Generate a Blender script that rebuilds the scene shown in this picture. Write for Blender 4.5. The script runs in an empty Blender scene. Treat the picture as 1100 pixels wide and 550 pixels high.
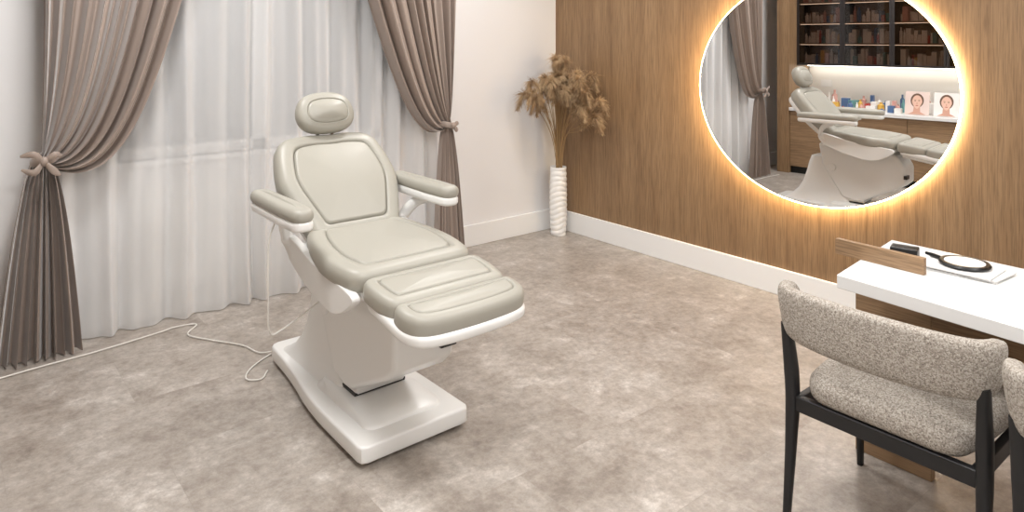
import bpy, bmesh, math, random
from mathutils import Vector, Matrix
random.seed(7)
S = bpy.context.scene
sin, cos, pi = math.sin, math.cos, math.pi

# ------------------------------------------------------------------ materials
def srgb(r, g, b):
    def f(c):
        c /= 255.0
        return c/12.92 if c <= 0.04045 else ((c+0.055)/1.055)**2.4
    return (f(r), f(g), f(b), 1)

def mat(name, col, rough=0.5, metal=0.0, **kw):
    m = bpy.data.materials.new(name); m.use_nodes = True
    p = m.node_tree.nodes['Principled BSDF']
    p.inputs['Base Color'].default_value = col
    p.inputs['Roughness'].default_value = rough
    p.inputs['Metallic'].default_value = metal
    for k, v in kw.items():
        p.inputs[k.replace('_', ' ')].default_value = v
    return m

def nodes(m):
    nt = m.node_tree
    return nt, nt.nodes, nt.links, nt.nodes['Principled BSDF']

def add_noise_bump(m, scale, strength, dist=0.002, detail=4, vec=None):
    nt, N, L, P = nodes(m)
    tc = N.new('ShaderNodeTexCoord'); n = N.new('ShaderNodeTexNoise')
    n.inputs['Scale'].default_value = scale; n.inputs['Detail'].default_value = detail
    L.new(tc.outputs['Object'], n.inputs['Vector'])
    b = N.new('ShaderNodeBump'); b.inputs['Strength'].default_value = strength
    b.inputs['Distance'].default_value = dist
    L.new(n.outputs['Fac'], b.inputs['Height']); L.new(b.outputs['Normal'], P.inputs['Normal'])
    return n

def ramp(N, stops):
    r = N.new('ShaderNodeValToRGB')
    e = r.color_ramp.elements
    e[0].position, e[0].color = stops[0]
    e[1].position, e[1].color = stops[-1]
    for s in stops[1:-1]:
        x = e.new(s[0]); x.color = s[1]
    return r

M = {}
M['wall'] = mat('wall_paint', srgb(229, 228, 228), 0.85); add_noise_bump(M['wall'], 60, 0.08)
M['ceil'] = mat('ceiling_paint', srgb(236, 236, 236), 0.9)
M['base'] = mat('baseboard_white', srgb(238, 238, 237), 0.4)
M['white'] = mat('white_plastic', srgb(234, 234, 232), 0.28); M['white'].node_tree.nodes['Principled BSDF'].inputs['Coat Weight'].default_value = 0.3
M['leather'] = mat('grey_leather', srgb(164, 161, 151), 0.42); add_noise_bump(M['leather'], 350, 0.12, 0.001)
M['black'] = mat('black_wood', srgb(22, 22, 24), 0.45)
M['blackplast'] = mat('black_plastic', srgb(18, 18, 18), 0.35)
M['chrome'] = mat('chrome', srgb(200, 200, 200), 0.15, 1.0)
M['desk'] = mat('desk_white', srgb(232, 232, 231), 0.25)
M['ceramic'] = mat('white_ceramic', srgb(238, 237, 234), 0.35)
M['cable'] = mat('cable_white', srgb(225, 222, 216), 0.5)
M['mirror'] = mat('mirror_silver', (0.9, 0.9, 0.9, 1), 0.0, 1.0)
M['paper'] = mat('paper', srgb(220, 219, 217), 0.8)
M['splash'] = mat('splash_white', srgb(235, 233, 228), 0.3)

def wood(name, c1, c2, c3, axis='Z', scale=1.0, rough=0.5):
    m = mat(name, c1, rough); nt, N, L, P = nodes(m)
    tc = N.new('ShaderNodeTexCoord'); mp = N.new('ShaderNodeMapping')
    s = [9, 9, 9]; s['XYZ'.index(axis)] = 0.5
    mp.inputs['Scale'].default_value = [a*scale for a in s]
    L.new(tc.outputs['Object'], mp.inputs['Vector'])
    n = N.new('ShaderNodeTexNoise'); n.inputs['Scale'].default_value = 1.6
    n.inputs['Detail'].default_value = 7; n.inputs['Roughness'].default_value = 0.55
    n.inputs['Distortion'].default_value = 0.4
    L.new(mp.outputs['Vector'], n.inputs['Vector'])
    mp2 = N.new('ShaderNodeMapping'); s2 = [140, 140, 140]; s2['XYZ'.index(axis)] = 5
    mp2.inputs['Scale'].default_value = [a*scale for a in s2]
    L.new(tc.outputs['Object'], mp2.inputs['Vector'])
    n2 = N.new('ShaderNodeTexNoise'); n2.inputs['Scale'].default_value = 1.5; n2.inputs['Detail'].default_value = 5
    L.new(mp2.outputs['Vector'], n2.inputs['Vector'])
    r = ramp(N, [(0.3, c3), (0.5, c1), (0.7, c2)])
    L.new(n.outputs['Fac'], r.inputs['Fac'])
    r2 = ramp(N, [(0.36, (0.60, 0.58, 0.56, 1)), (0.57, (1.06, 1.06, 1.06, 1))])
    L.new(n2.outputs['Fac'], r2.inputs['Fac'])
    mx = N.new('ShaderNodeMix'); mx.data_type = 'RGBA'; mx.blend_type = 'MULTIPLY'
    mx.inputs[0].default_value = 0.72
    L.new(r.outputs['Color'], mx.inputs[6]); L.new(r2.outputs['Color'], mx.inputs[7])
    L.new(mx.outputs[2], P.inputs['Base Color'])
    b = N.new('ShaderNodeBump'); b.inputs['Strength'].default_value = 0.15; b.inputs['Distance'].default_value = 0.002
    L.new(n2.outputs['Fac'], b.inputs['Height']); L.new(b.outputs['Normal'], P.inputs['Normal'])
    return m
M['wood'] = wood('oak_panel', srgb(142, 113, 82), srgb(152, 123, 91), srgb(131, 102, 73), 'Z', 1.0)
M['woodh'] = wood('oak_furniture', srgb(150, 121, 91), srgb(160, 131, 100), srgb(136, 108, 79), 'Y', 1.0)

# floor
def floor_mat():
    m = mat('vinyl_concrete', srgb(160, 148, 138), 0.34); nt, N, L, P = nodes(m)
    tc = N.new('ShaderNodeTexCoord')
    br = N.new('ShaderNodeTexBrick')
    br.inputs['Scale'].default_value = 1.0
    br.inputs['Brick Width'].default_value = 0.92; br.inputs['Row Height'].default_value = 0.46
    br.inputs['Mortar Size'].default_value = 0.0010; br.inputs['Mortar Smooth'].default_value = 0.3
    br.inputs['Color1'].default_value = (0, 0, 0, 1); br.inputs['Color2'].default_value = (1, 1, 1, 1)
    br.inputs['Mortar'].default_value = (0.5, 0.5, 0.5, 1)
    L.new(tc.outputs['Object'], br.inputs['Vector'])
    vm = N.new('ShaderNodeVectorMath'); vm.operation = 'MULTIPLY_ADD'
    vm.inputs[1].default_value = (7, 5, 3)
    L.new(br.outputs['Color'], vm.inputs[0]); L.new(tc.outputs['Object'], vm.inputs[2])
    n1 = N.new('ShaderNodeTexNoise'); n1.inputs['Scale'].default_value = 4.6; n1.inputs['Detail'].default_value = 11
    n1.inputs['Roughness'].default_value = 0.76; n1.inputs['Distortion'].default_value = 0.2
    L.new(vm.outputs[0], n1.inputs['Vector'])
    n2 = N.new('ShaderNodeTexNoise'); n2.inputs['Scale'].default_value = 24; n2.inputs['Detail'].default_value = 10
    n2.inputs['Roughness'].default_value = 0.8
    L.new(tc.outputs['Object'], n2.inputs['Vector'])
    r1 = ramp(N, [(0.32, srgb(144, 134, 125)), (0.46, srgb(168, 159, 150)), (0.56, srgb(180, 172, 164)), (0.67, srgb(208, 202, 195))])
    L.new(n1.outputs['Fac'], r1.inputs['Fac'])
    r2 = ramp(N, [(0.38, (0.68, 0.67, 0.66, 1)), (0.62, (1.10, 1.10, 1.10, 1))])
    L.new(n2.outputs['Fac'], r2.inputs['Fac'])
    mx = N.new('ShaderNodeMix'); mx.data_type = 'RGBA'; mx.blend_type = 'MULTIPLY'; mx.inputs[0].default_value = 0.85
    L.new(r1.outputs['Color'], mx.inputs[6]); L.new(r2.outputs['Color'], mx.inputs[7])
    mx2 = N.new('ShaderNodeMix'); mx2.data_type = 'RGBA'; mx2.blend_type = 'MIX'
    mx2.inputs[7].default_value = srgb(140, 131, 123)
    ml = N.new('ShaderNodeMath'); ml.operation = 'MULTIPLY'; ml.inputs[1].default_value = 0.35
    L.new(br.outputs['Fac'], ml.inputs[0]); L.new(ml.outputs[0], mx2.inputs[0])
    L.new(mx.outputs[2], mx2.inputs[6]); L.new(mx2.outputs[2], P.inputs['Base Color'])
    b = N.new('ShaderNodeBump'); b.inputs['Strength'].default_value = 0.15; b.inputs['Distance'].default_value = 0.002
    L.new(n2.outputs['Fac'], b.inputs['Height']); L.new(b.outputs['Normal'], P.inputs['Normal'])
    return m
M['floor'] = floor_mat()

def fabric(name, c, rough=0.75, weave=220):
    m = mat(name, c, rough); nt, N, L, P = nodes(m)
    P.inputs['Sheen Weight'].default_value = 0.5
    P.inputs['Sheen Roughness'].default_value = 0.4
    n = add_noise_bump(m, weave, 0.15, 0.001)
    return m
M['drape'] = fabric('taupe_drape', srgb(150, 135, 125), 0.5)
def sheer():
    m = bpy.data.materials.new('sheer_voile'); m.use_nodes = True
    nt = m.node_tree; N = nt.nodes; L = nt.links; N.clear()
    out = N.new('ShaderNodeOutputMaterial')
    d = N.new('ShaderNodeBsdfDiffuse'); d.inputs['Color'].default_value = srgb(246, 246, 246)
    t = N.new('ShaderNodeBsdfTranslucent'); t.inputs['Color'].default_value = srgb(240, 240, 240)
    tr = N.new('ShaderNodeBsdfTransparent')
    a = N.new('ShaderNodeMixShader'); a.inputs[0].default_value = 0.22
    L.new(d.outputs[0], a.inputs[1]); L.new(t.outputs[0], a.inputs[2])
    b = N.new('ShaderNodeMixShader')
    lw = N.new('ShaderNodeLayerWeight'); lw.inputs['Blend'].default_value = 0.4
    mr = N.new('ShaderNodeMapRange'); mr.inputs[1].default_value = 0; mr.inputs[2].default_value = 0.8
    mr.inputs[3].default_value = 0.38; mr.inputs[4].default_value = 0.03
    L.new(lw.outputs['Facing'], mr.inputs[0]); L.new(mr.outputs[0], b.inputs[0])
    L.new(a.outputs[0], b.inputs[1]); L.new(tr.outputs[0], b.inputs[2])
    L.new(b.outputs[0], out.inputs[0])
    return m
M['sheer'] = sheer()
def boucle():
    m = mat('boucle_fabric', srgb(190, 180, 168), 0.95); nt, N, L, P = nodes(m)
    tc = N.new('ShaderNodeTexCoord'); v = N.new('ShaderNodeTexVoronoi'); v.inputs['Scale'].default_value = 290
    L.new(tc.outputs['Object'], v.inputs['Vector'])
    sp = N.new('ShaderNodeSeparateColor'); L.new(v.outputs['Color'], sp.inputs[0])
    r = ramp(N, [(0.0, srgb(124, 115, 106)), (0.3, srgb(152, 144, 134)), (0.6, srgb(169, 161, 151)), (1.0, srgb(192, 186, 177))])
    L.new(sp.outputs[0], r.inputs['Fac']); L.new(r.outputs['Color'], P.inputs['Base Color'])
    b = N.new('ShaderNodeBump'); b.inputs['Strength'].default_value = 0.4; b.inputs['Distance'].default_value = 0.002
    b.invert = True
    L.new(v.outputs['Distance'], b.inputs['Height']); L.new(b.outputs['Normal'], P.inputs['Normal'])
    return m
M['boucle'] = boucle()
def pampas_mat():
    m = mat('pampas_plume', srgb(176, 142, 100), 0.9); nt, N, L, P = nodes(m)
    tc = N.new('ShaderNodeTexCoord'); n = N.new('ShaderNodeTexNoise'); n.inputs['Scale'].default_value = 14
    L.new(tc.outputs['Object'], n.inputs['Vector'])
    r = ramp(N, [(0.3, srgb(140, 110, 78)), (0.7, srgb(206, 178, 140))])
    L.new(n.outputs['Fac'], r.inputs['Fac']); L.new(r.outputs['Color'], P.inputs['Base Color'])
    return m
M['pampas'] = pampas_mat()
M['stem'] = mat('pampas_stem', srgb(160, 130, 90), 0.7)
def emis(name, c, s):
    m = bpy.data.materials.new(name); m.use_nodes = True; N = m.node_tree.nodes; N.clear()
    o = N.new('ShaderNodeOutputMaterial'); e = N.new('ShaderNodeEmission')
    e.inputs[0].default_value = c; e.inputs[1].default_value = s
    m.node_tree.links.new(e.outputs[0], o.inputs[0]); return m
M['led'] = emis('led_warm', (1, 0.74, 0.42, 1), 27)
M['ledw'] = emis('led_strip', (1, 0.92, 0.80, 1), 12)
M['shelf_fill'] = emis('shelf_fill_glow', (1, 0.86, 0.70, 1), 3.5)  # added fill glow for the cabinet interior, not a real LED
M['lamp'] = emis('downlight_glow', (1, 0.93, 0.84, 1), 6)
def smoked():
    m = bpy.data.materials.new('smoked_glass'); m.use_nodes = True; N = m.node_tree.nodes; L = m.node_tree.links; N.clear()
    o = N.new('ShaderNodeOutputMaterial'); g = N.new('ShaderNodeBsdfGlossy'); g.inputs['Roughness'].default_value = 0.03
    t = N.new('ShaderNodeBsdfTransparent'); t.inputs[0].default_value = (0.55, 0.49, 0.45, 1)
    x = N.new('ShaderNodeMixShader'); x.inputs[0].default_value = 0.06
    L.new(t.outputs[0], x.inputs[1]); L.new(g.outputs[0], x.inputs[2]); L.new(x.outputs[0], o.inputs[0]); return m
M['smoked'] = smoked()
M['nightglass'] = mat('window_glass_dusk', srgb(130, 134, 140), 0.1)
cols = {'pw': (235, 232, 228), 'pr': (180, 70, 60), 'pb': (80, 108, 150), 'py': (220, 175, 80), 'pp': (214, 165, 155), 'pk': (40, 36, 36), 'pt': (100, 150, 150)}
for k, c in cols.items():
    M[k] = mat('product_'+k, srgb(*c), 0.4)
M['skin'] = mat('poster_skin', srgb(226, 186, 166), 0.6)
M['skin2'] = mat('poster_skin_shadow', srgb(202, 156, 136), 0.6)
M['lips'] = mat('poster_lips', srgb(184, 104, 96), 0.6)
M['pbg'] = mat('poster_background', srgb(226, 206, 198), 0.6)
M['hair'] = mat('poster_hair', srgb(104, 76, 60), 0.6)

# ------------------------------------------------------------------ builder
def catmull(pts, n=8, closed=False):
    pts = [Vector(p) for p in pts]; out = []; m = len(pts)
    rng = range(m if closed else m-1)
    for i in rng:
        if closed:
            p0, p1, p2, p3 = pts[(i-1) % m], pts[i], pts[(i+1) % m], pts[(i+2) % m]
        else:
            p0 = pts[i-1] if i > 0 else pts[0]*2-pts[1]
            p1, p2 = pts[i], pts[i+1]
            p3 = pts[i+2] if i+2 < m else pts[-1]*2-pts[-2]
        for k in range(n):
            t = k/n
            out.append(0.5*((2*p1)+(p2-p0)*t+(2*p0-5*p1+4*p2-p3)*t*t+(3*p1-p0-3*p2+p3)*t**3))
    if not closed: out.append(pts[-1])
    return out

class B:
    def __init__(s): s.v = []; s.f = []; s.m = []; s.mats = []
    def mi(s, m):
        if m not in s.mats: s.mats.append(m)
        return s.mats.index(m)
    def add(s, vs, fs, m):
        o = len(s.v); k = s.mi(m)
        s.v += [tuple(v) for v in vs]
        for f in fs: s.f.append([i+o for i in f]); s.m.append(k)
    def box(s, x0, x1, y0, y1, z0, z1, m, T=None):
        if x0 > x1: x0, x1 = x1, x0
        if y0 > y1: y0, y1 = y1, y0
        vs = [Vector(p) for p in [(x0, y0, z0), (x1, y0, z0), (x1, y1, z0), (x0, y1, z0), (x0, y0, z1), (x1, y0, z1), (x1, y1, z1), (x0, y1, z1)]]
        if T: vs = [T @ v for v in vs]
        s.add(vs, [(0, 3, 2, 1), (4, 5, 6, 7), (0, 1, 5, 4), (1, 2, 6, 5), (2, 3, 7, 6), (3, 0, 4, 7)], m)
    def lathe(s, prof, c, m, seg=32, T=None):
        vs = []; fs = []; n = len(prof)
        for r, z in prof:
            for k in range(seg):
                a = 2*pi*k/seg; v = Vector((r*cos(a), r*sin(a), z))
                if T: v = T @ v
                vs.append(v+Vector(c))
        for i in range(n-1):
            for k in range(seg):
                k2 = (k+1) % seg
                fs.append((i*seg+k, i*seg+k2, (i+1)*seg+k2, (i+1)*seg+k))
        fs.append(tuple(range(seg))[::-1]); fs.append(tuple((n-1)*seg+k for k in range(seg)))
        s.add(vs, fs, m)
    def sweep(s, pts, rad, m, seg=10, asp=1.0, up=Vector((0, 0, 1)), sq=2.0):
        pts = [Vector(p) for p in pts]; n = len(pts)
        if not isinstance(rad, (list, tuple)): rad = [rad]*n
        if len(rad) != n:
            rr = []
            for i in range(n):
                t = i/(n-1)*(len(rad)-1); j = min(int(t), len(rad)-2); rr.append(rad[j]*(1-(t-j))+rad[j+1]*(t-j))
            rad = rr
        vs = []; fs = []
        for i, p in enumerate(pts):
            d = (pts[min(i+1, n-1)]-pts[max(i-1, 0)]).normalized()
            sd = d.cross(up)
            if sd.length < 1e-3: sd = d.cross(Vector((1, 0, 0)))
            sd.normalize(); u = sd.cross(d)
            for k in range(seg):
                a = 2*pi*k/seg; ca, sa = cos(a), sin(a)
                e = 2/sq
                cx = math.copysign(abs(ca)**e, ca); cy = math.copysign(abs(sa)**e, sa)
                vs.append(p+sd*cx*rad[i]*asp+u*cy*rad[i])
        for i in range(n-1):
            for k in range(seg):
                k2 = (k+1) % seg
                fs.append((i*seg+k, i*seg+k2, (i+1)*seg+k2, (i+1)*seg+k))
        fs.append(tuple(range(seg))[::-1]); fs.append(tuple((n-1)*seg+k for k in range(seg)))
        s.add(vs, fs, m)
    def obj(s, name, parent=None, smooth=True, bevel=0, bseg=3, angle=35):
        me = bpy.data.meshes.new(name); me.from_pydata(s.v, [], s.f)
        for m in s.mats: me.materials.append(m)
        me.polygons.foreach_set('material_index', s.m)
        bm = bmesh.new(); bm.from_mesh(me); bmesh.ops.recalc_face_normals(bm, faces=bm.faces); bm.to_mesh(me); bm.free()
        if smooth:
            me.polygons.foreach_set('use_smooth', [True]*len(me.polygons))
            me.set_sharp_from_angle(angle=math.radians(angle))
        o = bpy.data.objects.new(name, me); S.collection.objects.link(o)
        if bevel:
            b = o.modifiers.new('bevel', 'BEVEL'); b.width = bevel; b.segments = bseg; b.limit_method = 'ANGLE'
            b.angle_limit = math.radians(30); b.harden_normals = True
        if parent is not None:
            o.parent = parent; o.matrix_parent_inverse = parent.matrix_basis.inverted()
        return o

def empty(name, loc):
    e = bpy.data.objects.new(name, None); e.location = loc; e.empty_display_size = 0.1
    S.collection.objects.link(e); return e
def box(name, x0, x1, y0, y1, z0, z1, m, parent=None, bevel=0.003, smooth=True):
    b = B(); b.box(x0, x1, y0, y1, z0, z1, m); return b.obj(name, parent, smooth, bevel)
def prism_x(b, prof, x0, x1, m):
    n = len(prof)
    vs = [(x0, y, z) for y, z in prof]+[(x1, y, z) for y, z in prof]
    fs = [tuple(range(n)), tuple(range(n, 2*n))[::-1]]+[(i, (i+1) % n, n+(i+1) % n, n+i) for i in range(n)]
    b.add(vs, fs, m)
def prism_z(b, poly, z0, z1, m):
    n = len(poly)
    vs = [(x, y, z0) for x, y in poly]+[(x, y, z1) for x, y in poly]
    fs = [tuple(range(n)), tuple(range(n, 2*n))[::-1]]+[(i, (i+1) % n, n+(i+1) % n, n+i) for i in range(n)]
    b.add(vs, fs, m)

def roundpoly(c, r, n=7):
    out = []; m = len(c)
    for i in range(m):
        p = Vector(c[i]); a = (Vector(c[i-1])-p); d = (Vector(c[(i+1) % m])-p)
        rr = r[i] if isinstance(r, (list, tuple)) else r
        la = min(rr, a.length*0.49); ld = min(rr, d.length*0.49)
        s = p+a.normalized()*la; e = p+d.normalized()*ld
        for k in range(n+1):
            t = k/n
            out.append(s*(1-t)**2+p*2*t*(1-t)+e*t*t)
    L = [0]; q = out+[out[0]]
    for i in range(len(q)-1): L.append(L[-1]+(q[i+1]-q[i]).length)
    N = 120; res = []; j = 0
    for k in range(N):
        t = L[-1]*k/N
        while L[j+1] < t: j += 1
        w = (t-L[j])/max(L[j+1]-L[j], 1e-9); res.append(q[j]*(1-w)+q[j+1]*w)
    return res

def pad(b, outline, th, r, dome, fmap, m, gi=0.045, gd=0.006, gw=0.006):
    """upholstered pad: rounded sides, stitched groove, domed centre. fmap(u,v,w)->xyz"""
    P = [Vector((p[0], p[1])) for p in outline]; n = len(P)
    area = sum(P[i].x*P[(i+1) % n].y-P[(i+1) % n].x*P[i].y for i in range(n))
    if area < 0: P.reverse()
    nor = []
    for i in range(n):
        t = P[(i+3) % n]-P[i-3]; nor.append(Vector((t.y, -t.x)).normalized())
    c = sum(P, Vector((0, 0)))/n
    mx = max(abs(p.x-c.x) for p in P); my_ = max(abs(p.y-c.y) for p in P)
    def off(d): return [P[i]-nor[i]*d for i in range(n)]
    def offs(d, d0):
        o = off(d0); a = mx-d0; bb = my_-d0; sx = (a-(d-d0))/a; sy = (bb-(d-d0))/bb
        return [Vector((c.x+(p.x-c.x)*sx, c.y+(p.y-c.y)*sy)) for p in o]
    rings = []
    for a in (90, 60, 30, 0):
        A = math.radians(a); rings.append((off(r-r*cos(A)), r-r*sin(A)))
    for a in (0, 22, 45, 67, 90):
        A = math.radians(a); rings.append((off(r-r*cos(A)), th-r+r*sin(A)))
    def hh(d): return th+dome*min(1, max(0, (d-r)/(gi*2.2)))**0.7*0.6
    steps = [r+(gi-gw-r)*0.5, gi-gw, gi-gw*0.4, gi, gi+gw*0.4, gi+gw, gi+gw*2.2]
    for d in steps:
        dd = abs(d-gi)/gw; g = gd*max(0, 1-dd) if dd < 1 else 0
        rings.append((offs(d, min(r, d)), hh(d)-g))
    last = rings[-1][0]; h0 = rings[-1][1]
    for k in (0.15, 0.35, 0.55, 0.75, 0.93):
        rings.append(([p*(1-k)+c*k for p in last], h0+dome*0.7*(1-(1-k)**2)))
    vs = []; fs = []
    for R, h in rings:
        for p in R: vs.append(fmap(p.x, p.y, h))
    for i in range(len(rings)-1):
        for k in range(n):
            k2 = (k+1) % n; fs.append((i*n+k, i*n+k2, (i+1)*n+k2, (i+1)*n+k))
    fs.append(tuple(range(n))[::-1]); fs.append(tuple((len(rings)-1)*n+k for k in range(n)))
    b.add(vs, fs, m)

# ------------------------------------------------------------------ room shell
XW, YB, H = -4.5, -6.0, 2.75
box('floor', XW-0.2, 0.2, YB-0.2, 0.2, -0.1, 0, M['floor'], bevel=0)
box('ceiling', XW-0.2, 0.2, YB-0.2, 0.2, H, H+0.1, M['ceil'], bevel=0)
b = B(); y = 0.0
b.box(0.004, 0.2, YB, 0.2, 0, H, M['wood'])
ys = [0.0]
while ys[-1] > YB: ys.append(max(YB, ys[-1]-1.22))
for i in range(len(ys)-1):
    b.box(-0.012, 0.01, ys[i+1]+0.0008, ys[i]-0.0008, 0, H, M['wood'])
b.obj('wall_right', smooth=False)
wx0, wx1, wz0, wz1 = -3.15, -1.55, 0.85, 2.35
b = B()
b.box(XW-0.2, wx0, 0, 0.2, 0, H, M['wall']); b.box(wx1, 0.0, 0, 0.2, 0, H, M['wall'])
b.box(wx0, wx1, 0, 0.2, 0, wz0, M['wall']); b.box(wx0, wx1, 0, 0.2, wz1, H, M['wall'])
b.obj('wall_back', smooth=False)
box('wall_left', XW-0.2, XW, YB, 0, 0, H, M['wall'], bevel=0)
box('wall_front', XW-0.2, 0.2, YB-0.2, YB, 0, H, M['wall'], bevel=0)
b = B(); fr = 0.06
for (a, c, d, e) in [(wx0, wx0+fr, wz0, wz1), (wx1-fr, wx1, wz0, wz1), (wx0, wx1, wz0, wz0+fr), (wx0, wx1, wz1-fr, wz1), ((wx0+wx1)/2-0.05, (wx0+wx1)/2+0.05, wz0, wz1)]:
    b.box(a, c, 0.06, 0.12, d, e, M['base'])
b.box(wx0+fr, wx1-fr, 0.085, 0.095, wz0+fr, wz1-fr, M['nightglass'])
b.box(wx0-0.05, wx1+0.05, -0.02, 0.06, wz0-0.03, wz0, M['base'])
b.obj('window_1', bevel=0.003)
def baseb(name, x0, x1, y0, y1, h=0.155):
    box(name, x0, x1, y0, y1, 0, h, M['base'], bevel=0.004)
baseb('baseboard_right', -0.032, -0.012, YB, -0.0)
baseb('baseboard_back', XW, -0.032, -0.02, 0.0)
baseb('baseboard_left', XW, XW+0.02, YB, -3.4)

# ------------------------------------------------------------------ radiator
b = B(); rx0, rx1 = -3.0, -2.2
b.box(rx0, rx1, -0.05, -0.025, 0.14, 0.70, M['base'])
b.box(rx0, rx1, -0.02, -0.005, 0.14, 0.70, M['base'])
k = rx0+0.02
while k < rx1-0.02:
    b.box(k, k+0.018, -0.055, -0.045, 0.17, 0.67, M['base']); k += 0.035
b.box(rx0, rx1, -0.055, -0.001, 0.70, 0.715, M['base'])
b.box(rx0+0.1, rx0+0.13, -0.04, -0.02, 0, 0.15, M['base']); b.box(rx1-0.13, rx1-0.1, -0.04, -0.02, 0, 0.15, M['base'])
b.obj('radiator', bevel=0.003)

# ------------------------------------------------------------------ curtains
def fold(x, k=1.0, ph=0.0):
    return (sin(x*38*k+ph+1.3*sin(x*5.1+ph))+0.55*sin(x*61*k+2.1+1.7*sin(x*3.3)))/1.4
b = B(); nx, nz = 620, 26; vs = []; fs = []
X0, X1 = -3.42, -1.22
for j in range(nz+1):
    w = j/nz; z = 2.62*(1-w)+0.006*w
    for i in range(nx+1):
        x = X0+(X1-X0)*i/nx
        amp = 0.026+0.014*w
        xs = x+0.012*w*sin(x*17)+0.01*sin(z*2+x*9)*w
        vs.append((xs, -0.105+amp*fold(x, 1, 0.25*sin(z*1.7))+0.005*sin(x*4+z*1.5), z))
for j in range(nz):
    for i in range(nx):
        a = j*(nx+1)+i; fs.append((a, a+1, a+nx+2, a+nx+1))
b.add(vs, fs, M['sheer']); b.obj('sheer_curtain', smooth=True, angle=180)

def bez(P, t):
    a = 1-t; return P[0]*a**3+P[1]*3*a*a*t+P[2]*3*a*t*t+P[3]*t**3
YD = -0.225
def drape(name, outer, inner, tie, bot, nf=8, seed=0):
    O = [Vector(p) for p in outer]; I = [Vector(p) for p in inner]
    b = B(); ns, nt1, nt2 = 200, 70, 34; vs = []; fs = []
    rnd = random.Random(seed); phs = [rnd.uniform(-.5, .5) for _ in range(5)]
    def fo(s): return (sin(2*pi*nf*s+1.2*sin(2*pi*s*1.7+phs[0]*4))+0.4*sin(2*pi*nf*1.9*s+phs[1]*6))/1.1
    for j in range(nt1+1):
        t = j/nt1
        for i in range(ns+1):
            s = i/ns; C = [O[k]*(1-s)+I[k]*s for k in range(4)]
            p = bez(C, t)
            amp = 0.040*(1-t)**0.35+0.010
            yy = YD-amp*fo(s)-0.02*sin(pi*s)*t
            zz = p.y+(0.055*(0.5-s))*(t**6)
            vs.append((p.x+0.012*cos(2*pi*nf*s)*(1-t), yy, zz))
    tz = tie[1]
    for j in range(1, nt2+1):
        t = j/nt2; z = tz*(1-t)+0.008*t
        for i in range(ns+1):
            s = i/ns
            w = t**0.55
            x_t = tie[0]+0.05*(s-0.5)*(1 if inner[0][0] > outer[0][0] else -1)
            x_b = bot[0]*(1-s)+bot[1]*s
            x = x_t*(1-w)+x_b*w
            zz = z+0.055*(0.5-s)*(1-t)**3
            amp = 0.012+0.030*w
            vs.append((x+0.008*cos(2*pi*nf*s)*w, YD-amp*fo(s), zz))
    for j in range(nt1+nt2):
        for i in range(ns):
            a = j*(ns+1)+i; fs.append((a, a+1, a+ns+2, a+ns+1))
    b.add(vs, fs, M['drape'])
    return b.obj(name+'_cloth', angle=180)
def tieback(parent, x, z, sgn, bow=True):
    b = B(); pts = []
    for k in range(25):
        a = 2*pi*k/24; pts.append((x+0.052*cos(a), YD+0.07*sin(a), z+0.012*cos(a)*sgn))
    b.sweep(pts, 0.020, M['drape'], 10, asp=0.3)
    yk = YD-.082
    b.lathe([(0.001, -0.022), (0.014, -0.018), (0.019, 0), (0.014, 0.018), (0.001, 0.022)], (x-0.01*sgn, yk, z), M['drape'], 14)
    parts = [(-0.10, 0.030, 0.045), (-0.095, -0.030, -0.06), (0.06, 0.020, 0.035), (0.055, -0.07, -0.04)] if bow else [(0.055, 0.008, 0.02), (0.05, -0.03, -0.03)]
    for dx, dz, cz in parts:
        b.sweep(catmull([(x-.01*sgn, yk, z), (x+dx*0.5, yk-.012, z+cz*0.6+dz*0.3), (x+dx, yk+.004, z+dz)], 6), [0.008, 0.013, 0.016, 0.013, 0.005], M['drape'], 8, asp=0.35)
    b.obj('tieback', parent, angle=60)
e = empty('drape_curtain', (-3.47, -0.2, 0))
o = drape('drape', [(-3.50, 2.62), (-3.46, 2.0), (-3.47, 1.4), (-3.475, .95)], [(-2.62, 2.62), (-2.95, 1.55), (-3.05, .66), (-3.44, .92)], (-3.465, .94), (-3.66, -3.32), 9, 1)
o.name = 'cloth'; o.parent = e; o.matrix_parent_inverse = e.matrix_basis.inverted(); tieback(e, -3.465, .94, 1)
e = empty('drape_curtain', (-1.2, -0.2, 0))
o = drape('drape', [(-1.14, 2.62), (-1.17, 2.0), (-1.17, 1.4), (-1.19, .95)], [(-2.07, 2.62), (-1.72, 1.5), (-1.50, .76), (-1.25, .92)], (-1.22, .93), (-1.09, -1.31), 9, 5)
o.name = 'cloth'; o.parent = e; o.matrix_parent_inverse = e.matrix_basis.inverted(); tieback(e, -1.22, .93, -1, False)
b = B(); b.sweep([(-3.7, -0.17, 2.67), (-0.95, -0.17, 2.67)], 0.016, M['chrome'], 12)
for x in (-3.72, -0.93): b.lathe([(0.001, -.03), (.025, -.02), (.03, 0), (.025, .02), (.001, .03)], (x, -0.17, 2.67), M['chrome'], 14)
for x in (-3.6, -2.3, -1.05): b.box(x-.01, x+.01, -0.17, 0, 2.655, 2.685, M['chrome'])
b.obj('curtain_rod')

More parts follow.
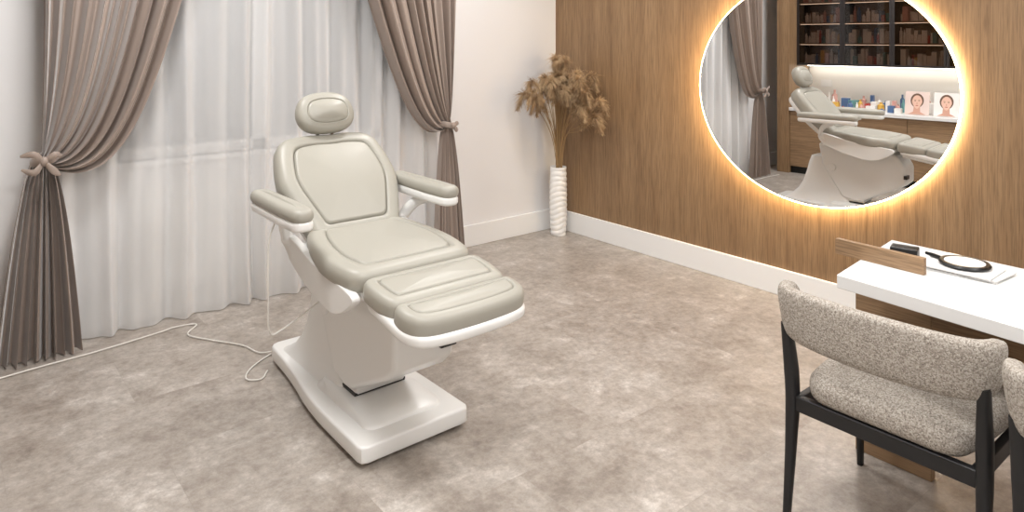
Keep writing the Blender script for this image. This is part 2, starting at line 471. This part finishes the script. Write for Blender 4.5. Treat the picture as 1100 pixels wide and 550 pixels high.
# ------------------------------------------------------------------ mirror with LED
my, mz, ra, rb = -2.175, 1.215, 0.727, 0.645
def ell(n, a, bb): return [(a*cos(2*pi*k/n), bb*sin(2*pi*k/n)) for k in range(n)]
e = empty('led_mirror', (-0.07, my, mz))
TM = Matrix.Translation((-0.07, my, mz)) @ Matrix.Rotation(math.radians(2.9), 4, 'Z')
def disc_part(name, a, bb, x0, x1, m, m2=None, n=128, TT=None):
    b = B(); pts = ell(n, a, bb); TT = TT or TM
    vs = [TT @ Vector((x0, p[0], p[1])) for p in pts]+[TT @ Vector((x1, p[0], p[1])) for p in pts]
    b.add(vs, [tuple(range(n))], m)
    b.add(vs, [tuple(range(n, 2*n))], m2 or m)
    b.add(vs, [(i, (i+1) % n, n+(i+1) % n, n+i) for i in range(n)], m2 or m)
    return b.obj(name, e, smooth=True, angle=30)
disc_part('mirror_glass', ra-0.006, rb-0.006, -0.010, -0.006, M['mirror'], M['base'])
disc_part('led_diffuser', ra, rb, -0.006, 0.008, M['led'])
T0 = Matrix.Translation((-0.03, my, mz))
disc_part('backing', ra-0.10, rb-0.10, -0.006, 0.016, M['base'], TT=T0)

# ------------------------------------------------------------------ vase + pampas
vx, vy = -0.15, -0.18
e = empty('vase_with_pampas_grass', (vx, vy, 0))
b = B(); vs = []; fs = []; nt, nzv = 64, 150; hv = 0.52
for j in range(nzv+1):
    z = hv*j/nzv; t = j/nzv
    r0 = 0.060+0.006*sin(pi*t)-0.004*(1-t)**4
    for k in range(nt):
        a = 2*pi*k/nt
        r = r0+0.0045*(abs(sin((z/0.040)*pi+1.3*sin(a)+0.7*sin(2*a+z*9)))-0.5)
        vs.append((vx+r*cos(a), vy+r*sin(a), z+0.001))
for j in range(12):
    z = hv-0.02*j-0.004
    for k in range(nt):
        a = 2*pi*k/nt; vs.append((vx+0.048*cos(a), vy+0.048*sin(a), z))
for j in range(nzv+12):
    for k in range(nt):
        k2 = (k+1) % nt; fs.append((j*nt+k, j*nt+k2, (j+1)*nt+k2, (j+1)*nt+k))
fs.append(tuple(range(nt)))
b.add(vs, fs, M['ceramic']); b.obj('vase', e, angle=80)
bs = B(); bp = B(); rnd = random.Random(3)
targets = []
for i in range(34):
    u = rnd.uniform(-1, 1)
    if u < 0:  tx = vx+u*0.46+0.03; ty = vy-rnd.uniform(-0.05, 0.16)
    else:      tx = vx+rnd.uniform(-0.16, 0.04); ty = vy-u*0.54
    tz = 1.35-0.20*abs(u)**1.6-rnd.uniform(0, 0.24)
    tx = min(tx, -0.06); ty = min(ty, -0.06)
    targets.append((tx, ty, tz))
for (tx, ty, tz) in targets:
    dx, dy = tx-vx, ty-vy
    droop = 0.09*min(1, (abs(dx)+abs(dy))/0.35)
    p = catmull([(vx+rnd.uniform(-.025, .025), vy+rnd.uniform(-.025, .025), 0.40), (vx+dx*0.16, vy+dy*0.16, 0.75), (vx+dx*0.50, vy+dy*0.50, tz-0.10), (vx+dx*0.82, vy+dy*0.82, tz+0.02), (tx, ty, tz-droop)], 8)
    bs.sweep(p, [0.0026, 0.0022, 0.001], M['stem'], 5)
    L = len(p); i0 = int(L*0.50)
    for k in range(520):
        q = rnd.random()**0.85; f = i0+q*(L-1-i0); a = int(f); a = min(a, L-2); w = f-a
        c = p[a]*(1-w)+p[a+1]*w; d = (p[a+1]-p[a]).normalized()
        th = rnd.uniform(0, 2*pi); s1 = d.orthogonal().normalized(); s2 = d.cross(s1)
        o = s1*cos(th)+s2*sin(th)
        ln = rnd.uniform(0.03, 0.088)*(0.45+0.9*sin(pi*min(1, q*0.9+0.12)))
        c1 = c+(o*0.55+d*0.7)*ln*0.5
        c2 = c1+(o*rnd.uniform(.3, .9)+d*rnd.uniform(.0, .6)+Vector((0, 0, -rnd.uniform(.2, .8))))*ln*0.6
        for cc in (c, c1, c2):
            if cc.x > -0.04: cc.x = -0.04
            if cc.y > -0.03: cc.y = -0.03
        wd = 0.0010; sd = d.cross(o)*wd
        bp.add([c-sd, c+sd, c1+sd*1.4, c1-sd*1.4, c2], [(0, 1, 2, 3), (3, 2, 4)], M['pampas'])
bs.obj('stems', e); bp.obj('plumes', e, smooth=False)

# ------------------------------------------------------------------ treatment chair
CX = -2.49
e = empty('treatment_chair', (CX, -1.4, 0))
W = M['white']; LE = M['leather']
def frame(y0, z0, y1, z1, cx=CX):
    d = Vector((0, y1-y0, z1-z0)).normalized(); nrm = Vector((1, 0, 0)).cross(d)
    if nrm.z < 0: nrm = -nrm
    o = Vector((cx, y0, z0))
    return lambda u, v, w: o+Vector((u, 0, 0))+d*v+nrm*w
b = B()
ol = roundpoly([(CX-.232, -1.945), (CX+.232, -1.945), (CX+.226, -1.50), (CX+.175, -1.20), (CX+.160, -.90), (CX-.165, -.90), (CX-.182, -1.20), (CX-.230, -1.50)], [.030, .030, .16, .16, .05, .05, .16, .16])
pad(b, ol, 0.062, 0.010, 0.004, lambda u, v, w: Vector((u, v, w+0.020)), W, gi=0.03, gd=0.0, gw=0.004)
b.obj('base_plate', e, angle=50)
b = B()
for x, y in [(-.18, -1.89), (.18, -1.89), (-.11, -.95), (.11, -.95)]:
    b.lathe([(.016, 0), (.02, .004), (.02, .03), (.012, .034)], (CX+x, y, 0), M['blackplast'], 16)
b.obj('feet', e)
def taper_prism(b, prof, hw, m):
    n = len(prof); vs = []
    for sgn in (-1, 1):
        for y, z, w in prof: vs.append((CX+sgn*w*hw, y, z))
    fs = [tuple(range(n)), tuple(range(n, 2*n))[::-1]]+[(i, (i+1) % n, n+(i+1) % n, n+i) for i in range(n)]
    b.add(vs, fs, m)
def loft(b, secs, m, hw):
    rings = []
    for y0, y1, z, w in secs:
        rings.append([(CX+p.x, p.y, z) for p in roundpoly([(-hw*w, y0), (hw*w, y0), (hw*w, y1), (-hw*w, y1)], min(.05, hw*w*.5))])
    n = len(rings[0]); vs = [v for r in rings for v in r]; fs = []
    for i in range(len(rings)-1):
        for k in range(n):
            k2 = (k+1) % n; fs.append((i*n+k, i*n+k2, (i+1)*n+k2, (i+1)*n+k))
    fs.append(tuple(range(n))[::-1]); fs.append(tuple((len(rings)-1)*n+k for k in range(n)))
    b.add(vs, fs, m)
b = B()
loft(b, [(-1.87, -1.40, .078, 1.0), (-1.868, -1.40, .088, .99), (-1.855, -1.40, .096, .96), (-1.72, -1.42, .112, .90), (-1.62, -1.44, .116, .80)], W, .165)
b.obj('base_cover', e, angle=50)
b = B()
loft(b, [(-1.60, -.96, .075, 1.35), (-1.585, -1.00, .095, 1.25), (-1.565, -1.06, .13, 1.12), (-1.55, -1.11, .18, 1.04), (-1.53, -1.15, .25, .98), (-1.50, -1.18, .34, .94), (-1.46, -1.20, .42, .92), (-1.42, -1.22, .475, .90)], W, .108)
b.obj('lower_column', e, angle=60)
b = B()
taper_prism(b, [(-1.44, .46, 1), (-1.50, .105, 1), (-1.655, .105, 1), (-1.70, .20, 1), (-1.60, .44, 1)], 0.108, W)
b.obj('lift_arm', e, bevel=0.008)
b = B()
taper_prism(b, [(-1.52, .113, 1), (-1.66, .113, 1), (-1.665, .128, 1), (-1.52, .128, 1)], 0.112, M['blackplast'])  # black strip paints in the shade of the gap under the carriage
b.obj('lift_gap_shade', e, bevel=0.003)
b = B()
taper_prism(b, [(-1.30, .60, .95), (-1.33, .42, .95), (-1.50, .155, 1), (-1.60, .135, 1), (-1.66, .142, 1), (-1.94, .285, 1), (-1.99, .330, 1), (-1.99, .46, 1), (-1.93, .55, 1), (-1.80, .60, 1)], 0.128, W)
b.obj('upper_carriage', e, bevel=0.022, bseg=4)
b = B()
b.box(CX+.06, CX+.128, -2.005, -1.98, .37, .40, M['blackplast'])
b.box(CX-.11, CX-.05, -2.03, -1.93, .535, .56, M['blackplast'])
for s in (-1, 1):
    T = Matrix.Translation((CX+s*.128, -1.42, .40)) @ Matrix.Rotation(pi/2, 4, 'Y')
    b.lathe([(.03, -.006), (.034, 0), (.03, .006)], (0, 0, 0), W, 24, T)
b.obj('hinge_details', e, bevel=0.002)
b = B()
taper_prism(b, [(-1.36, .665, .9), (-1.36, .60, .8), (-1.50, .565, .7), (-1.84, .545, .7), (-1.93, .585, .9), (-1.93, .64, 1)], 0.245, W)
b.obj('seat_pan', e, bevel=0.02, bseg=4)
b = B()
for s in (-1, 1):
    x0 = CX+s*.235; x1 = CX+s*.268
    pr = catmull([(0, -1.38, .705), (0, -1.37, .64), (0, -1.46, .585), (0, -1.64, .53), (0, -1.80, .515), (0, -1.92, .57), (0, -1.93, .62), (0, -1.62, .655)], 5, closed=True)
    prism_x(b, [(p.y, p.z) for p in pr], min(x0, x1), max(x0, x1), W)
b.obj('side_shields', e, bevel=0.008)
b = B()
f = frame(-1.40, .645, -1.955, .600)
ol = roundpoly([(-.20, 0), (.20, 0), (.255, .16), (.285, .36), (.25, .545), (-.25, .545), (-.285, .36), (-.255, .16)], [.05, .05, .14, .12, .07, .07, .12, .14])
pad(b, ol, 0.088, 0.034, 0.022, f, LE, gi=0.070, gd=0.014, gw=0.006)
b.obj('seat_cushion', e, angle=80)
f = frame(-1.945, .605, -2.29, .556)
b = B(); ol = roundpoly([(-.245, .005), (.245, .005), (.25, .12), (.232, .222), (-.232, .222), (-.25, .12)], [.05, .05, .1, .04, .04, .1])
pad(b, ol, 0.078, 0.026, 0.014, f, LE, gi=0.045, gd=0.011, gw=0.005); b.obj('leg_cushion', e, angle=80)
b = B(); ol = roundpoly([(-.236, .216), (.236, .216), (.244, .29), (.212, .356), (.10, .374), (-.10, .374), (-.212, .356), (-.244, .29)], [.03, .03, .06, .06, .1, .1, .06, .06])
pad(b, ol, 0.080, 0.026, 0.010, f, LE, gi=0.040, gd=0.008, gw=0.005); b.obj('foot_cushion', e, angle=80)
b = B(); ol = roundpoly([(-.238, .03), (.238, .03), (.248, .29), (.216, .364), (.10, .383), (-.10, .383), (-.216, .364), (-.248, .29)], .05)
pad(b, ol, 0.040, 0.014, 0.0, lambda u, v, w: f(u, v, w-0.018), W, gi=0.03, gd=0, gw=0.004); b.obj('legrest_shell', e, angle=80)
b = B(); b.box(-.13, .13, .03, .26, -.055, -.010, W); b.v = [tuple(f(*v)) for v in b.v]; b.obj('legrest_bracket', e, bevel=.01)
f = frame(-1.455, .675, -1.135, 1.017, CX+.006)
ol = roundpoly([(-.185, -.02), (.185, -.02), (.235, .12), (.278, .25), (.265, .37), (.228, .495), (.10, .515), (0, .508), (-.10, .515), (-.228, .495), (-.262, .37), (-.272, .25), (-.230, .12)], [.05, .06, .1, .1, .08, .07, .06, .06, .06, .07, .08, .1, .1])
b = B(); pad(b, ol, 0.105, 0.038, 0.020, lambda u, v, w: f(u, v, w-0.055), LE, gi=0.070, gd=0.015, gw=0.006); b.obj('backrest_cushion', e, angle=80)
b = B(); ol2 = [p*0.93+Vector((0, 0.02)) for p in ol]
pad(b, ol2, 0.05, 0.02, 0.0, lambda u, v, w: f(u, v, w-0.09), W, gi=0.04, gd=0, gw=.004); b.obj('backrest_shell', e, angle=80)
fh = frame(-1.165, 1.050, -1.035, 1.35, CX+.012)
ol = roundpoly([(-.10, .015), (.10, .015), (.148, .105), (.10, .208), (-.10, .208), (-.148, .105)], .10)
b = B(); pad(b, ol, 0.085, 0.034, 0.026, lambda u, v, w: fh(u, v+.01, w-0.045), LE, gi=0.040, gd=0.006, gw=0.005); b.obj('headrest', e, angle=80)
b = B()
for s in (-.035, .035): b.sweep([f(s, .42, -.02), fh(s, .10, -.03)], .008, M['chrome'], 10)
b.obj('headrest_posts', e)
for i, s in enumerate((-1, 1)):
    ax = CX+s*.325
    b = B(); ol = roundpoly([(ax-.043, -1.205), (ax+.043, -1.205), (ax+.050, -1.55), (ax+.042, -1.70), (ax-.042, -1.70), (ax-.050, -1.55)], .045)
    pad(b, ol, 0.052, 0.022, 0.008, lambda u, v, w: Vector((u, v, w+.824)), LE, gi=.034, gd=0, gw=.003)
    b.obj('armrest_pad_%d' % (i+1), e, angle=80)
    b = B(); ol = roundpoly([(ax-.041, -1.21), (ax+.041, -1.21), (ax+.048, -1.55), (ax+.041, -1.695), (ax-.041, -1.695), (ax-.048, -1.55)], .04)
    pad(b, ol, 0.040, 0.014, 0, lambda u, v, w: Vector((u, v, w+.793)), W, gi=.02, gd=0, gw=.003)
    b.sweep(catmull([(ax-s*.005, -1.50, .80), (ax-s*.02, -1.42, .765), (ax-s*.055, -1.38, .70), (ax-s*.075, -1.42, .62)], 6), [.022, .024, .026, .028], W, 14, asp=0.6)
    b.obj('armrest_bracket_%d' % (i+1), e, angle=60)
b = B(); b.sweep(catmull([(CX-.345, -1.46, .80), (CX-.37, -1.45, .70), (CX-.368, -1.44, .5), (CX-.36, -1.43, .36), (CX-.30, -1.40, .34), (CX-.10, -1.37, .42)], 8), .0035, M['cable'], 6)
b.obj('control_cable', e)

# cables
b = B(); b.sweep(catmull([(-3.72, -.34, .006), (-3.5, -.31, .006), (-3.26, -.29, .006), (-2.98, -.24, .006), (-2.90, -.22, .006), (-2.80, -.25, .006), (-2.87, -.36, .006), (-2.80, -.50, .006), (-2.70, -.66, .006), (-2.66, -.80, .006), (-2.58, -.875, .03), (-2.55, -.91, .05)], 8), .004, M['cable'], 8)
b.obj('power_cable')
b = B(); b.sweep(catmull([(-2.45, -.875, .05), (-2.50, -.83, .02), (-2.62, -.84, .006), (-2.75, -.93, .006), (-2.80, -1.02, .006), (-2.75, -1.06, .006), (-2.70, -1.0, .006)], 8), .0035, M['cable'], 8)
b.obj('foot_pedal_cable')

# ------------------------------------------------------------------ desk
e = empty('desk', (-1.38, -4.0, 0))
b = B(); prism_z(b, [(-1.635, -3.075), (-1.09, -3.015), (-1.16, -5.1), (-1.80, -5.1)], .708, .75, M['desk'])
b.obj('desk_top', e, bevel=.003)
box('leg_panel_1', -1.25, -1.215, -3.21, -2.955, 0, .66, M['woodh'], e)
box('leg_panel_2', -1.25, -1.215, -5.05, -4.8, 0, .708, M['woodh'], e)
box('modesty_panel', -1.25, -1.22, -5.0, -3.21, .44, .708, M['woodh'], e)
box('leg_bracket', -1.245, -1.22, -3.21, -3.06, .65, .708, M['woodh'], e)
b = B(); prism_z(b, [(-1.432, -3.255), (-1.412, -3.255), (-1.400, -2.965), (-1.420, -2.965)], .7502, .803, M['woodh'])
b.obj('divider_board', e, bevel=.001)
b = B(); T = Matrix.Translation((-1.275, -3.135, .751)) @ Matrix.Rotation(.25, 4, 'Z')
b.box(-.028, .028, -.042, .042, 0, .035, M['blackplast'], T); b.obj('black_case', bevel=.004)
b = B()
for i, (dx, dy, r) in enumerate([(0, 0, .05), (.01, -.01, -.08), (-.008, .01, .02)]):
    T = Matrix.Translation((-1.28+dx, -3.32+dy, .7506+i*.0045)) @ Matrix.Rotation(r, 4, 'Z')
    b.box(-.075, .075, -.105, .105, 0, .004, M['paper'], T)
b.obj('paper_stack', smooth=False)
b = B(); c = (-1.265, -3.315, .765)
b.lathe([(.070, 0), (.074, .006), (.070, .012), (.060, .012), (.058, .010)], c, M['blackplast'], 48)
b.lathe([(.058, .0105), (.058, .0112)], c, M['ceramic'], 48)
b.sweep([(-1.262, -3.245, .771), (-1.250, -3.215, .771), (-1.240, -3.19, .771)], [.006, .007, .005], M['blackplast'], 10)
b.obj('hand_mirror')

# ------------------------------------------------------------------ dining armchairs
def armchair(cx, cy, rot):
    e = empty('dining_armchair', (cx, cy, 0))
    T = Matrix.Translation((cx, cy, 0)) @ Matrix.Rotation(rot, 4, 'Z')
    def fin(b, name, **k):
        b.v = [tuple(T @ Vector(v)) for v in b.v]; return b.obj(name, e, **k)
    BO = M['boucle']; K = M['black']
    b = B(); ol = roundpoly([(-.235, -.22), (-.235, .22), (.0, .245), (.23, .245), (.23, -.245), (0, -.245)], [.08, .08, .1, .06, .06, .1])
    pad(b, ol, .085, .034, .014, lambda u, v, w: Vector((u, v, w+.39)), BO, gi=.06, gd=0, gw=.005); fin(b, 'seat', angle=80)
    cp = [(-.165, .270, 0), (-.205, .272, 0), (-.250, .250, 0), (-.278, .19, 0), (-.292, .10, 0), (-.297, 0, 0), (-.292, -.10, 0), (-.278, -.19, 0), (-.250, -.250, 0), (-.205, -.272, 0), (-.165, -.270, 0)]
    P = catmull(cp, 6); n = len(P)-1; m = 28; vs = []; fs = []
    for i, p in enumerate(P):
        d = (P[min(i+1, n)]-P[max(i-1, 0)]).normalized()
        out = d.cross(Vector((0, 0, 1))).normalized()
        if out.dot(p-Vector((-0.05, 0, 0))) < 0: out = -out
        en = max(0, (abs(i-n/2)-(n/2-5))/5); sc = math.sqrt(max(0.0, 1-en**2*0.93))
        q = abs(i-n/2)/(n/2)
        hh = (.086-.016*q*q)*(0.45+0.55*sc); tt = .028*(0.3+0.7*sc); zc = .660
        lean = 0.16
        for k in range(m):
            a = 2*pi*k/m; cx_ = math.copysign(abs(cos(a))**.55, cos(a)); sy = math.copysign(abs(sin(a))**.7, sin(a))
            vs.append(p+out*(cx_*tt+sy*hh*lean)+Vector((0, 0, zc+sy*hh)))
    for i in range(n):
        for k in range(m):
            k2 = (k+1) % m; fs.append((i*m+k, i*m+k2, (i+1)*m+k2, (i+1)*m+k))
    fs.append(tuple(range(m))); fs.append(tuple(n*m+k for k in range(m)))
    b = B(); b.add(vs, fs, BO); fin(b, 'backrest', angle=80)
    for i, (sx, sy) in enumerate([(-1, 1), (-1, -1), (1, 1), (1, -1)]):
        b = B()
        if sx < 0:
            b.sweep(catmull([(-.245, sy*.265, .001), (-.222, sy*.262, .25), (-.215, sy*.262, .42), (-.240, sy*.268, .62)], 8), [.013, .018, .023, .024, .018], K, 16, asp=.8, up=Vector((1, 0, 0)), sq=2.8)
        else:
            b.sweep(catmull([(.235, sy*.258, .001), (.215, sy*.25, .25), (.20, sy*.24, .40)], 8), [.012, .017, .022], K, 16, asp=.8, up=Vector((1, 0, 0)), sq=2.8)
        fin(b, 'leg_%d' % (i+1), angle=60)
    b = B()
    for sy in (-1, 1): b.box(-.215, .21, sy*.24-.012, sy*.24+.012, .345, .392, K)
    b.box(-.227, -.203, -.255, .255, .345, .392, K); b.box(.19, .214, -.24, .24, .345, .392, K)
    fin(b, 'frame_rails', bevel=.004)
armchair(-1.565, -3.268, 0.0)
armchair(-1.665, -3.90, 0.0)

# ------------------------------------------------------------------ storage wall (seen in mirror)
e = empty('storage_counter', (-4.2, -1.8, 0))
ya, yb = -0.36, -3.35
box('counter_top', -4.49, -3.92, yb, ya, .70, .735, M['desk'], e)
b = B(); b.box(-4.49, -3.98, yb, ya, 0, .08, M['blackplast'])
k = ya
while k > yb+.1:
    k2 = max(yb, k-.6); b.box(-4.49, -3.945, k2+.002, k-.002, .08, .697, M['woodh']); k = k2
b.obj('base_cabinets', e, bevel=.002)
box('end_panel', -4.49, -3.93, ya+.002, -0.22, 0, 2.4, M['wood'], e)
box('backsplash', -4.497, -4.485, yb, ya, .735, 1.205, M['splash'], e)
box('power_outlet', -4.485, -4.475, -.62, -.50, .95, 1.03, M['base'], e)
box('led_strip', -4.42, -4.38, yb+.05, ya-.02, 1.192, 1.199, M['ledw'], e, bevel=0)
b = B(); zc0, zc1 = 1.205, 2.40
b.box(-4.49, -4.47, yb, ya, zc0, zc1, M['wood'])
b.box(-4.47, -4.15, yb, ya, zc0, zc0+.02, M['pk']); b.box(-4.47, -4.15, yb, ya, zc1-.02, zc1, M['pk'])
for z in (1.44, 1.67, 1.90, 2.14):
    b.box(-4.47, -4.17, yb, ya, z, z+.015, M['woodh'])
    b.box(-4.20, -4.185, yb+.02, ya-.02, z-.006, z-.001, M['shelf_fill'])  # added glow strip under each shelf to brighten the products
k = ya
while k > yb+.05:
    b.box(-4.47, -4.155, k-.01, k+.01, zc0, zc1, M['pk']); k -= .5
b.obj('cabinet_carcass', e, smooth=False)
b = B(); g = B(); k = ya
while k > yb+.1:
    k2 = max(yb, k-.5)
    for a, c in ((k-.025, k-.002), (k2+.002, k2+.025)): b.box(-4.15, -4.13, a, c, zc0, zc1, M['pk'])
    b.box(-4.15, -4.13, k2+.02, k-.02, zc0, zc0+.025, M['pk']); b.box(-4.15, -4.13, k2+.02, k-.02, zc1-.025, zc1, M['pk'])
    g.box(-4.142, -4.138, k2+.02, k-.02, zc0+.02, zc1-.02, M['smoked']); k = k2
b.obj('door_frames', e, smooth=False); g.obj('glass_doors', e, smooth=False)
rnd = random.Random(11); pk = ['pw', 'pw', 'pw', 'pr', 'pp', 'py', 'pw', 'pb', 'pt', 'pw', 'pp', 'pw']
b = B()
for z in (zc0+.021, 1.456, 1.686, 1.916, 2.156):
    k = ya-.04
    while k > yb+.06:
        w = rnd.uniform(.02, .05); h = rnd.uniform(.07, .17)
        fr_ = ((ya-k) % .5)
        if fr_ < .03 or fr_+w > .48: k -= .03; continue
        m = M[rnd.choice(pk+['pw', 'pw', 'pw'])]
        if rnd.random() < .6: b.box(-4.36, -4.36+rnd.uniform(.08, .15), k-w, k, z, z+h, m)
        else: b.lathe([(w*.45, 0), (w*.45, h*.75), (w*.2, h*.8), (w*.2, h)], (-4.26, k-w/2, z), m, 14)
        k -= w+rnd.uniform(.001, .008)
b.obj('cabinet_products', e, smooth=True, angle=40)
b = B()
for row, (xa, xb, mh) in enumerate([(-4.42, -4.36, 1.35), (-4.28, -4.22, 1.0), (-4.12, -4.04, .65)]):
    k = ya-.06-row*.03
    while k > -3.0:
        w = rnd.uniform(.02, .08); h = rnd.uniform(.05, .15)*mh; m = M[rnd.choice(pk+['pb', 'pt', 'pw'])]
        x = rnd.uniform(xa, xb)
        if row == 2 and k < -1.45: break
        if rnd.random() < .4: b.box(x-.03, x+.03, k-w, k, .736, .736+h*.8, m)
        else: b.lathe([(w*.42, 0), (w*.45, .01), (w*.42, h*.7), (w*.18, h*.8), (w*.18, h)], (x, k-w/2, .736), m, 16)
        k -= w+rnd.uniform(.0, .035)
b.obj('counter_cosmetics', e, angle=40)
for yy in (-1.62, -1.88):
    b = B(); T = Matrix.Translation((-4.03, yy, .737)) @ Matrix.Rotation(-.18, 4, 'Y')
    b.box(-.006, .006, -.11, .11, 0, .235, M['pbg'] if yy > -1.8 else M['pw'], T)
    def ov(cy, cz, a, c, dx, m, chin=0.0):
        n = 36; b.add([T @ Vector((dx, cy+a*cos(2*pi*i/n)*(1-chin*max(0, -sin(2*pi*i/n))), cz+c*sin(2*pi*i/n))) for i in range(n)], [tuple(range(n))], m)
    ov(0, .145, .060, .072, .0065, M['hair'])
    b.add([T @ Vector((.0068, y_, z_)) for y_, z_ in [(-.028, .09), (.028, .09), (.032, .03), (.08, .005), (-.08, .005), (-.032, .03)]], [tuple(range(6))], M['skin2'])
    ov(0, .130, .046, .068, .0072, M['skin'], .35)
    for s_ in (-1, 1):
        ov(s_*.018, .140, .008, .0028, .0078, M['hair']); ov(s_*.018, .150, .011, .0018, .0078, M['hair'])
    ov(0, .116, .005, .010, .0076, M['skin2']); ov(0, .094, .013, .0045, .0078, M['lips'])
    b.box(-.07, -.006, -.01, .01, 0, .10, M['pk'], T)
    b.obj('face_poster', e, smooth=False)

# ------------------------------------------------------------------ lights
def downlight(x, y, en, r=.25):
    b = B(); b.lathe([(.11, 0), (.11, .02), (.085, .022)], (x, y, H-.022), M['base'], 32)
    b.lathe([(.085, -.001), (.085, .001)], (x, y, H-.022), M['lamp'], 32); b.obj('recessed_downlight')
    l = bpy.data.lights.new('ceiling_light', 'AREA'); l.shape = 'DISK'; l.size = r*2; l.energy = en; l.color = (1, .985, .97)
    o = bpy.data.objects.new('ceiling_light', l); o.location = (x, y, H-.05); S.collection.objects.link(o)
for x, y, en in [(-1.2, -1.0, 25), (-3.2, -1.2, 33), (-1.3, -3.0, 22), (-3.1, -3.0, 32), (-1.6, -4.8, 28), (-3.4, -4.8, 30)]:
    downlight(x, y, en)

w = bpy.data.worlds.new('world'); S.world = w; w.use_nodes = True
w.node_tree.nodes['Background'].inputs[0].default_value = (.5, .55, .62, 1)
w.node_tree.nodes['Background'].inputs[1].default_value = .3
S.view_settings.view_transform = 'Standard'

# ------------------------------------------------------------------ camera
cam = bpy.data.cameras.new('camera'); co = bpy.data.objects.new('camera', cam); S.collection.objects.link(co)
co.location = (-3.861, -4.168, 1.5); co.rotation_euler = (pi/2, 0, -math.atan2(.632, .775))
cam.sensor_width = 36; cam.lens = 760/1100*36; cam.shift_y = -233/1100; cam.clip_start = .05
S.camera = co
